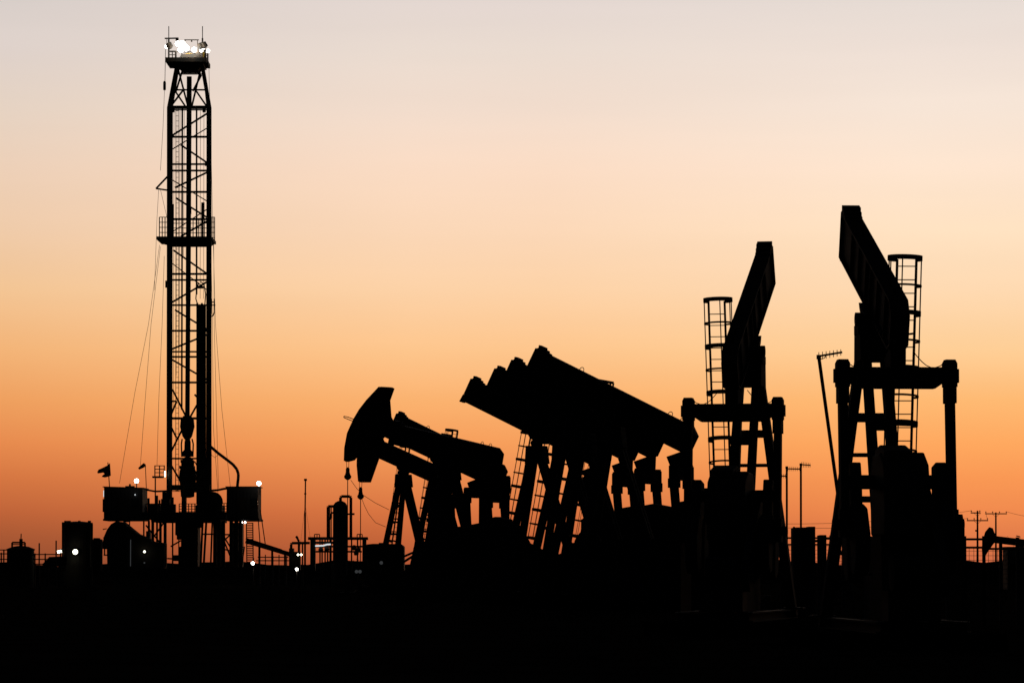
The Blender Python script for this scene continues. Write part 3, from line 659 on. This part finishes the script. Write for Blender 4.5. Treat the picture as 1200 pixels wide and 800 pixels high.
# catwalk ramp to the right
CW = Site('catwalk_ramp', 320, 366, 'sloping pipe ramp coming down from the right side of the rig floor', 'ramp')
g = MB(); g.bar(CW.p(288,633.5,-2), CW.p(341,649.5,-2), .34,.42); g.bar(CW.p(288,630.5,-2), CW.p(330,644,-2), .12,.16)
for i in range(9): x = 290+i*4.4; g.bar(CW.p(x,633.5+(x-290)*.30,-2), CW.p(x,631+(x-290)*.31,-2), .10,.10, up=Y_)
g.build('ramp', 'frame', CW.root)
g = MB(); 
for x in (304,319,334): g.bar(CW.g(x,-2), CW.p(x,638+(x-304)*.30,-2), .2,.2, up=Y_)
g.build('support_frame', 'frame', CW.root)
for x0, x1, y in ((302,338,652.5),(300,345,656.5)):
    MB().bar(CW.p(x0,y,-3), CW.p(x1,y,-3), .10,.10).build('walkway_rail', 'galv', CW.root)
for x in (304,311,320,327,336): MB().bar(CW.g(x,-3), CW.p(x,649.5 if x%2 else 651,-3), .09,.09, up=Y_).build('rail_post', 'galv', CW.root)
floodlight(CW.root, CW.p(296.2,659.6,-5), (0,-1,0), .15); g = MB(); g.tube(CW.g(297,-4.6), CW.p(297,653,-4.6), .07, 6); g.build('lamp_post', 'steel', CW.root)
# flag and windsock
FS = Site('flag', 128, 367, 'torn dark flag on a thin pole above the left rig cabin', 'flag'); p = FS.p
g = MB(); g.tube(p(128.6,574,1.5), p(126.4,541.5,1.5), .05, 6); g.build('flag_pole', 'steel', FS.root)
g = MB(); out = [(127,541.8),(124,544.5),(118,547.5),(113.5,549.5),(112,552),(112.5,554),(116,553.6),(119,553),(120.5,554.5),(118,556.5),(117.2,558),(121,558.8),(126,557.6),(128,556.5)]
g.prism([(p(a,b).x,p(a,b).z) for a, b in out], V(0,1.5,0), X, Z, .03); g.build('cloth', 'cloth', FS.root)
WS = Site('windsock', 170, 367, 'small drooping windsock on a thin curved pole beside the left rig cabin', 'windsock'); p = WS.p
g = MB(); g.path([p(171.5,572,1),p(171,560,1),p(170.3,543.5,1)], .04, 6); g.build('pole', 'steel', WS.root)
g = MB(); d_ = (p(162.5,549,1)-p(170,544,1)); g.lathe(p(170,544,1), [(.20,0),(.17,d_.length*.5),(.10,d_.length)], 10, axis=d_); g.build('sock', 'cloth', WS.root)

# ------------------------------------------------------------------ tanks at the left
T1 = Site('storage_tank', 24, 335, 'low round storage tank with a railed hatch on its roof at the far left', 'tank', 'storage tanks left of the rig'); p = T1.p
r_ = (p(40,650).x-p(8,650).x)/2; zt_ = T1.z(643)
g = MB(); g.lathe((0,0,0), [(r_,-.1),(r_,zt_-.12),(r_*1.05,zt_-.10),(r_*1.05,zt_),(r_*.6,T1.z(640.2)),(.3,T1.z(639.3)),(.1,T1.z(639))], 28); g.build('shell', 'tank', T1.root, smooth=False)
g = MB(); g.path([p(14.2,641),p(14.2,635.3),p(29.3,635.3),p(29.3,641)], .09, 6); g.path([p(14.2,637.5),p(29.3,637.5)], .05, 6); g.build('roof_rail', 'steel', T1.root)
g = MB(); g.tube(p(24.6,640), p(24.6,631), .15, 8); g.tube(p(24.6,631), p(24.8,625), .05, 6); g.tube(p(23,633.5), p(26,633.5), .06, 6); g.build('vent_pipe', 'steel', T1.root)
def rail_thing(name, px0, px1, ys, D, posts, label, cat, ph=None, grp=None):
    s_ = Site(name, (px0+px1)/2, D, label, cat, grp)
    for y in ys: MB().bar(s_.p(px0,y), s_.p(px1,y), .09,.09).build('rail', 'galv', s_.root)
    for x, y in posts: MB().bar(s_.g(x), s_.p(x,y), .11,.11, up=Y_).build('post', 'galv', s_.root)
    return s_
rail_thing('pipe_railing', -6, 9, (644,648.5,655,660), 332, ((-3,644),(1.5,647),(4.5,643.5)), 'pipe railing against the left side of the low round tank', 'railing', grp='pipe railings')
rail_thing('pipe_railing', 39, 72, (649.2,655,660.5), 331, ((41,648),(46,636),(53,648),(65.8,633),(71,647)), 'pipe railing with two taller posts between the two left tanks', 'railing', grp='pipe railings')
T2 = Site('storage_tank', 91, 340, 'tall dark storage tank with a bright round lamp on its wall', 'tank', 'storage tanks left of the rig'); p = T2.p
r2 = (p(109,650).x-p(73.5,650).x)/2
g = MB(); g.lathe((0,0,0), [(r2,-.1),(r2,T2.z(613.5)),(r2*.8,T2.z(611.6)),(.4,T2.z(610.6)),(.1,T2.z(610.5))], 28); g.build('shell', 'tank', T2.root)
g = MB(); g.tube(p(74.5,664,-1), p(74.5,611.5,-1), .16, 8); g.tube(p(107,664,-1), p(107,612,-1), .13, 8); g.build('side_pipe', 'steel', T2.root)
g = MB()
for x, a in ((77,1.2),(81,1.6),(104.8,1.4),(93,1.0)): T2.box(g, x-a,x+a,609.8,613,-.4,.4)
g.build('roof_fitting', 'steel', T2.root)
floodlight(T2.root, p(90.7,646.3)+V(0,-r2-.35,0), (0,-1,0), .23, 'warm')
g = MB(); g.bar(p(67.4,646.6,-3), p(72.0,645.4,-3), .20,.24); sl_ = MB().bar(p(67.6,644.9,-2.9), p(73,643.2,-2.9), .3,.12).build('lamp_hood', 'steel', T2.root); g.build('glowing_strip', 'warm', sl_)
MB().bar(p(70,645,-2.9), p(74.5,646,-1), .1,.1).build('lamp_arm', 'steel', T2.root)
T3 = Site('storage_tank', 114, 343, 'smaller dark tank standing against the right side of the tall tank', 'tank', 'storage tanks left of the rig'); p = T3.p
g = MB(); T3.box(g, 109.5,119,631.5,668,-1,1); T3.box(g, 110.5,116.5,630,631.6,-.8,.8); T3.box(g, 118.6,119.5,632.5,668,-.5,.5); g.build('shell', 'tank', T3.root, bevel=.05)
MU = Site('pipe_stack', 56, 333, 'low sloping heap of pipes and hoses in front of the tall left tank', 'pipe stack'); p = MU.p
for i in range(7):
    MB().tube(p(50+i*1.2,661.5-i*1.25,-1), p(78,661.5-i*1.4,-1), .14, 8).build('pipe', 'steel', MU.root)
g = MB(); 
for x in (56,70): g.bar(MU.g(x,-1), p(x,657,-1), .2,.3, up=Y_)
g.build('support', 'frame', MU.root)

# ------------------------------------------------------------------ slim mast
SM = Site('vent_stack', 357.5, 330, 'very slim tall vent pipe standing alone right of the rig', 'pipe'); p = SM.p
g = MB(); g.tube((0,0,-.1), p(357.5,600), .085, 8); g.tube(p(357.5,601), p(358,562), .06, 8); g.tube(p(358,563.2), p(358,560.6), .13, 8); g.tube(p(357.7,579), p(357.7,577.5), .10, 8); g.build('pipe', 'steel', SM.root)
for x in (346,372): MB().tube(SM.g(x), p(357.7,590), .008, 4).build('stay', 'cable', SM.root)

# ------------------------------------------------------------------ separator vessel and pipe rack
SV = Site('separator_vessel', 398.5, 320, 'upright round-topped separator vessel with a pipe looping over its dome', 'vessel'); p = SV.p
rv = (p(407,610).x-p(390,610).x)/2; za, zb = SV.z(593.5), SV.z(586.5)
g = MB(); g.lathe((0,0,0), [(rv*1.05,-.1),(rv*1.05,.5),(rv,.5),(rv,za),(rv*.93,za+(zb-za)*.35),(rv*.7,za+(zb-za)*.72),(rv*.35,za+(zb-za)*.95),(.12,zb)], 28); g.build('shell', 'tank', SV.root, smooth=True)
g = MB(); g.path([p(399,588),p(399,582.4),p(400,581.4),p(410,581.4),p(411.2,582.6),p(411.2,631)], .125, 10); g.build('outlet_pipe', 'steel', SV.root)
g = MB(); g.path([p(391,593),p(384.6,593),p(384.3,594),p(384.3,631)], .12, 10); g.tube(p(384.3,608), p(388,607), .09, 8); g.tube(p(388,607), p(388,601), .09, 8); g.path([p(391,600.5),p(388,600.5)], .08, 8); g.build('inlet_pipe', 'steel', SV.root)
g = MB(); g.tube(p(406,602), p(415.5,602), .07, 8); g.tube(p(414,600.8), p(414,603.2), .1, 8); g.build('nozzle', 'steel', SV.root)
g = MB(); g.tube(SV.g(388.2,.5), p(388.2,594,.5), .05, 6); g.tube(SV.g(386.6,.5), p(386.6,594,.5), .05, 6); g.build('ladder', 'galv', SV.root)
PR = Site('pipe_rack', 396, 317, 'low pipe rack with thick posts and valves around the foot of the separator vessel', 'pipe rack'); p = PR.p
for y, r_, x0, x1 in ((630.6,.13,361,431),(635.5,.11,364,390),(640,.08,368,428),(646,.08,370,424)): MB().tube(p(x0,y), p(x1,y), r_, 10).build('pipe', 'steel', PR.root)
for x0, x1 in ((363,370.5),(424,430)):
    g = MB(); PR.box(g, x0+.8,x1-.8,631,668,-.5,.5); PR.box(g, x0-1.2,x1+1.2,629.6,632.2,-.6,.6); g.build('post', 'frame', PR.root)
for x in (375,381,387,412,419,377.5,384): MB().tube(PR.g(x), p(x,631), .07, 6).build('stand_pipe', 'steel', PR.root)
for x in (371.5,421.5):
    g = MB(); g.path([p(x-3,630),p(x-3,625.7),p(x+3,625.7),p(x+3,630)], .045, 6); g.tube(p(x,630), p(x,625.5), .04, 6); g.build('handwheel', 'steel', PR.root)
for x, y in ((376,644),(383,643),(415,642),(420,644),(417.5,648)):
    g = MB(); g.lathe(p(x,y,-.4), [(.08,-.2),(.17,-.14),(.17,.14),(.08,.2)], 10, axis=X); g.tube(p(x,y,-.4), p(x,y-3,-.4), .05, 6); g.tube(p(x-1.6,y-3,-.4), p(x+1.6,y-3,-.4), .06, 6); g.build('valve', 'yellow' if x > 414 else 'steel', PR.root)
g = MB(); g.path([p(369.5,639.3,-.6),p(379,638.9,-.6),p(383,637.6,-.6),p(387.5,637.4,-.6)], .07, 6); g.build('glowing_strip', 'dim', PR.root)  # whitish pipe, no lamp: its lit look is put in as emission
BP = Site('blowdown_line', 345, 318, 'goose-necked pipe bending down at the left end of the pipe rack', 'pipe'); p = BP.p
g = MB(); g.path([BP.g(341.2), p(341.2,637.4), p(342,636), p(363,635.8)], .11, 8); g.build('pipe', 'steel', BP.root)
g = MB(); g.tube(BP.g(350.3), p(350.3,634), .10, 8); g.tube(p(350.3,634), p(347.8,629.2), .09, 8); g.tube(p(346.8,630), p(349,628.4), .12, 8); g.tube(BP.g(354.5), p(354.5,636), .07, 6); g.build('riser', 'steel', BP.root)
g = MB(); BP.box(g, 339,344.5,642,668,-.6,.6); BP.box(g, 344.5,352,646,668,-.4,.8); g.build('valve_box', 'steel', BP.root, bevel=.03)
for x in (349.3,353): floodlight(BP.root, p(x,649.6,-1), (0,-1,0), .09, 'warm')
YL = Site('yard_lamp', 348, 300, 'low yard lamp shining on the ground below the goose-necked pipe', 'lamp', 'low yard lamps'); p = YL.p
g = MB(); g.tube((0,0,-.05), p(347.8,668,.1), .05, 6); g.build('post', 'steel', YL.root); floodlight(YL.root, p(347.7,666.6), (0,-1,0), .11)
for (x, y, D_, lab) in ((446.8,659,262,'faint yard lamp near the foot of the jack with the large horse head'),(421.8,669.3,262,'faint pair of yard lamps left of the jack with the large horse head')):
    yl = Site('yard_lamp', x, D_, lab, 'lamp', 'low yard lamps'); g = MB(); g.tube((0,0,-.05), yl.p(x,y+1,.1), .05, 6); g.build('post', 'steel', yl.root)
    floodlight(yl.root, yl.p(x,y), (0,-1,0), .12, 'faint')
    if y > 665: floodlight(yl.root, yl.p(x-4,y), (0,-1,0), .12, 'faint'); MB().bar(yl.p(x-4,y+.6,.12), yl.p(x,y+.6,.12), .04,.04).build('bracket', 'steel', yl.root)
TB = Site('flat_tank', 455, 283, 'long flat-topped black tank behind the feet of the left ladders', 'tank'); p = TB.p
g = MB(); pts = [(427,668),(427,641),(430,637.6),(438,636.8),(470,637),(474,640),(474,668)]
g.prism([(p(a,b).x,p(a,b).z) for a, b in pts], V(0,0,0), X, Z, 2.6); g.build('shell', 'tank', TB.root, bevel=.05)
g = MB(); TB.box(g, 444,450,635.6,637.2,-.4,.4); g.build('hatch', 'steel', TB.root)

# ------------------------------------------------------------------ aerials, cabinets, fence, poles at the right
def yagi(name, base_px, D, top, booms, label, foot=None, r=.045):
    s_ = Site(name, base_px, D, label, 'antenna', 'aerials with cross bars')
    g = MB(); g.tube((0,0,-.05) if not foot else s_.g(foot), s_.p(*top), r, 8); g.build('pole', 'galv', s_.root)
    for (a, b, n_, eh) in booms:
        g = MB(); pa, pb = s_.p(*a), s_.p(*b); g.bar(pa, pb, .05,.05); u_ = (pb-pa)
        for i in range(n_):
            q = pa + u_*(i+.6)/n_; h2 = eh*(1-.25*i/n_); g.bar(q-V(0,0,h2), q+V(0,0,h2), .018,.018, up=Y_); 
        g.build('boom', 'galv', s_.root)
    g = MB(); g.box(s_.p(*top).x-.055, s_.p(*top).x+.055, -.05,.05, s_.p(*top).z-.06, s_.p(*top).z+.05); g.build('clamp', 'steel', s_.root)
    return s_
ya = yagi('yagi_antenna', 1005, 97.5, (959.5,418), [((957,417.6),(987,412.6),7,.10)], 'leaning pole with a ribbed aerial beside the largest pump jack')
g = MB(); g.path([ya.p(961,421),ya.p(966,419.5),ya.p(968,416.5)], .012, 5); g.path([ya.p(960,424),ya.p(963,440),ya.p(967,462)], .01, 4); g.build('coax_cable', 'cable', ya.root)
yagi('yagi_antenna', 922, 160, (922,547.5), [((922,549),(938,549.3),7,.10),((921.5,557.6),(913.5,557.4),4,.09)], 'upright aerial pole with two cross bars, left of the pair between the right pump jacks')
yagi('yagi_antenna', 938.5, 162, (938.5,544), [((938.5,544),(950,545),6,.12)], 'upright aerial pole with one cross bar, right of the pair between the right pump jacks')
CB = Site('control_cabinet', 941, 142, 'squat black control cabinet with a raised right end between the right pump jacks', 'cabinet'); p = CB.p
g = MB(); CB.box(g, 928.5,953,618.5,670,-.7,.7); CB.box(g, 946,954,616.8,664,-.6,.6); CB.box(g, 931,945,617.6,618.7,-.5,.5); g.add([],[]); CB.box(g, 928,930,617,664,-.75,-.5)
a_ = CB.g(928.5); b_2 = CB.g(953); g.box(a_.x,b_2.x,-.7,.7,-.05,2.0); g.build('body', 'cabin', CB.root, bevel=.03)
g = MB(); g.box(a_.x+.08,a_.x+.36,-.74,-.705,.3,1.9); g.build('door', 'steel', CB.root)
CT = Site('equipment_cabinet', 824, 129, 'tall flat-topped black cabinet behind the legs left of the right-leaning pump jack', 'cabinet'); p = CT.p
g = MB(); CT.box(g, 807,842,573.5,668,-.8,.8); g.box(CT.g(807).x,CT.g(842).x,-.8,.8,-.05,2.1); g.build('body', 'frame', CT.root, bevel=.03)
g = MB(); CT.box(g, 806,843,572.2,573.4,-.9,.9); g.build('roof', 'frame', CT.root)
g = MB(); g.box(CT.g(812).x,CT.g(836).x,-.84,-.803,.3,2.3); g.build('door', 'steel', CT.root)
SB2 = Site('valve_box', 963, 139, 'small black valve box beside the left leg of the largest pump jack', 'box'); p = SB2.p
g = MB(); SB2.box(g, 960,967.5,626.5,668,-.4,.4); SB2.box(g, 967,976,629,632,-.3,.3); SB2.box(g, 954,960,632,635,-.3,.3); g.box(SB2.g(961).x, SB2.g(966).x, -.3,.3,-.05,2); g.build('body', 'steel', SB2.root, bevel=.02)
def fence(px0, px1, D, ytop, label, gaps, n):
    s_ = Site('mesh_fence', (px0+px1)/2, D, label, 'fence', 'wire mesh fences')
    zt_ = s_.z(ytop); a = s_.g(px0).x; b = s_.g(px1).x
    g = MB(); x = a
    while x < b:
        g.bar(V(x,0,.05), V(x,0,zt_-.25), .012,.012, up=Y_); x += .145
    z = .1
    while z < zt_-.25: g.bar(V(a,0,z), V(b,0,z), .012,.012); z += .145
    g.build('wire_mesh', 'galv', s_.root)
    for z in (zt_-.26, zt_): MB().bar(V(a,-.04,z), V(b,-.04,z), .07,.07).build('rail', 'galv', s_.root)
    for i in range(n+1):
        x = a+(b-a)*i/n; MB().bar(V(x,-.02,-.1), V(x,-.02,zt_+.1), .10,.10, up=Y_).build('post', 'galv', s_.root)
    return s_
fence(1130.5, 1153, 121, 631.5, 'wire mesh fence panel in front of the left utility pole of the pair', None, 1)
fence(1153, 1212, 121, 633, 'wire mesh fence panel at the right edge, in front of the small distant pump jack', None, 3)
fence(1110, 1130.5, 121, 634, 'narrow wire mesh fence panel half hidden by the largest pump jack', None, 2)
fence(916, 988, 150, 630, 'wire mesh fence behind the control cabinet between the right pump jacks', None, 5)
def upole(px, D, ytop, arms, label):
    s_ = Site('utility_pole', px, D, label, 'utility pole', 'utility poles at the right edge'); p = s_.p
    g = MB(); g.tube((0,0,-.2), p(px,ytop), .22, 10, r2=.15); g.build('pole', 'wood', s_.root)
    ends = []
    for (x0, x1, y, n_) in arms:
        g = MB(); g.bar(p(x0,y,-.2), p(x1,y,-.2), .16,.20); ar = g.build('crossarm', 'wood', s_.root)
        for i in range(n_):
            x = x0+.8+(x1-x0-1.6)*i/(n_-1); g = MB(); q = p(x,y,-.2); g.lathe(q+V(0,0,.08), [(.03,0),(.04,.12),(.11,.16),(.12,.28),(.06,.36)], 8); g.build('insulator', 'steel', ar); ends.append(s_.b+q+V(0,0,.4))
        g = MB(); q = p(px,y,-.2)
        for x in (px-4, px+4): g.bar(p(x,y+.4,-.2), p(px,y+4,-.2), .05,.05)
        g.build('arm_brace', 'steel', ar)
    return s_, ends
u1, e1 = upole(1145.5, 690, 598, [(1137.5,1149,600.6,2),(1133,1158,609.6,4)], 'nearer wooden utility pole with two crossarms, left of the pair at the right edge')
MB().bar(u1.p(1142.8,621.5), u1.p(1145.5,621.5), .12,.3).build('cutout', 'steel', u1.root)
u2, e2 = upole(1167, 740, 600, [(1154.5,1180,601.6,4)], 'wooden utility pole with a single crossarm, right of the pair at the right edge')
def wire(a, b, sag, label, grp='overhead power wires'):
    g = MB(); n_ = 24
    g.path([Vector(a).lerp(Vector(b), i/n_)-V(0,0,sag*4*(i/n_)*(1-i/n_)) for i in range(n_+1)], .03, 4)
    return tag(g.build('power_wire', 'cable'), label, 'wire', grp)
wire(e1[0], W(890,613,610), .8, 'thin power wire from the small upper crossarm sagging left behind the pump jacks')
wire(e1[2], W(890,617,610), .8, 'thin power wire from the long lower crossarm sagging left behind the pump jacks')
wire(e1[5], e2[0], .3, 'short power wire joining the two utility poles')
wire(e2[3], W(1260,603,790), .9, 'thin power wire leaving the single-crossarm pole beyond the right edge')
# dark hut below the distant pump jack
HT = Site('pump_house', 1192, 300, 'low dark pump house at the right edge with tiny lights under its roof', 'hut'); p = HT.p
g = MB(); HT.box(g, 1178,1215,641.5,672,-1.5,1.5); g.box(HT.g(1178).x,HT.g(1215).x,-1.5,1.5,-.05,2); h1 = g.build('wall', 'cabin', HT.root, bevel=.03)
g = MB(); HT.box(g, 1176.5,1217,640.3,641.6,-1.8,1.8); g.build('roof', 'steel', HT.root)
g = MB(); HT.box(g, 1187.5,1190.5,640.4,641.5,-1.9,-1.82); g.build('eave_lamp', 'dim', HT.root)
# mast stubs that make the horizon behind uneven
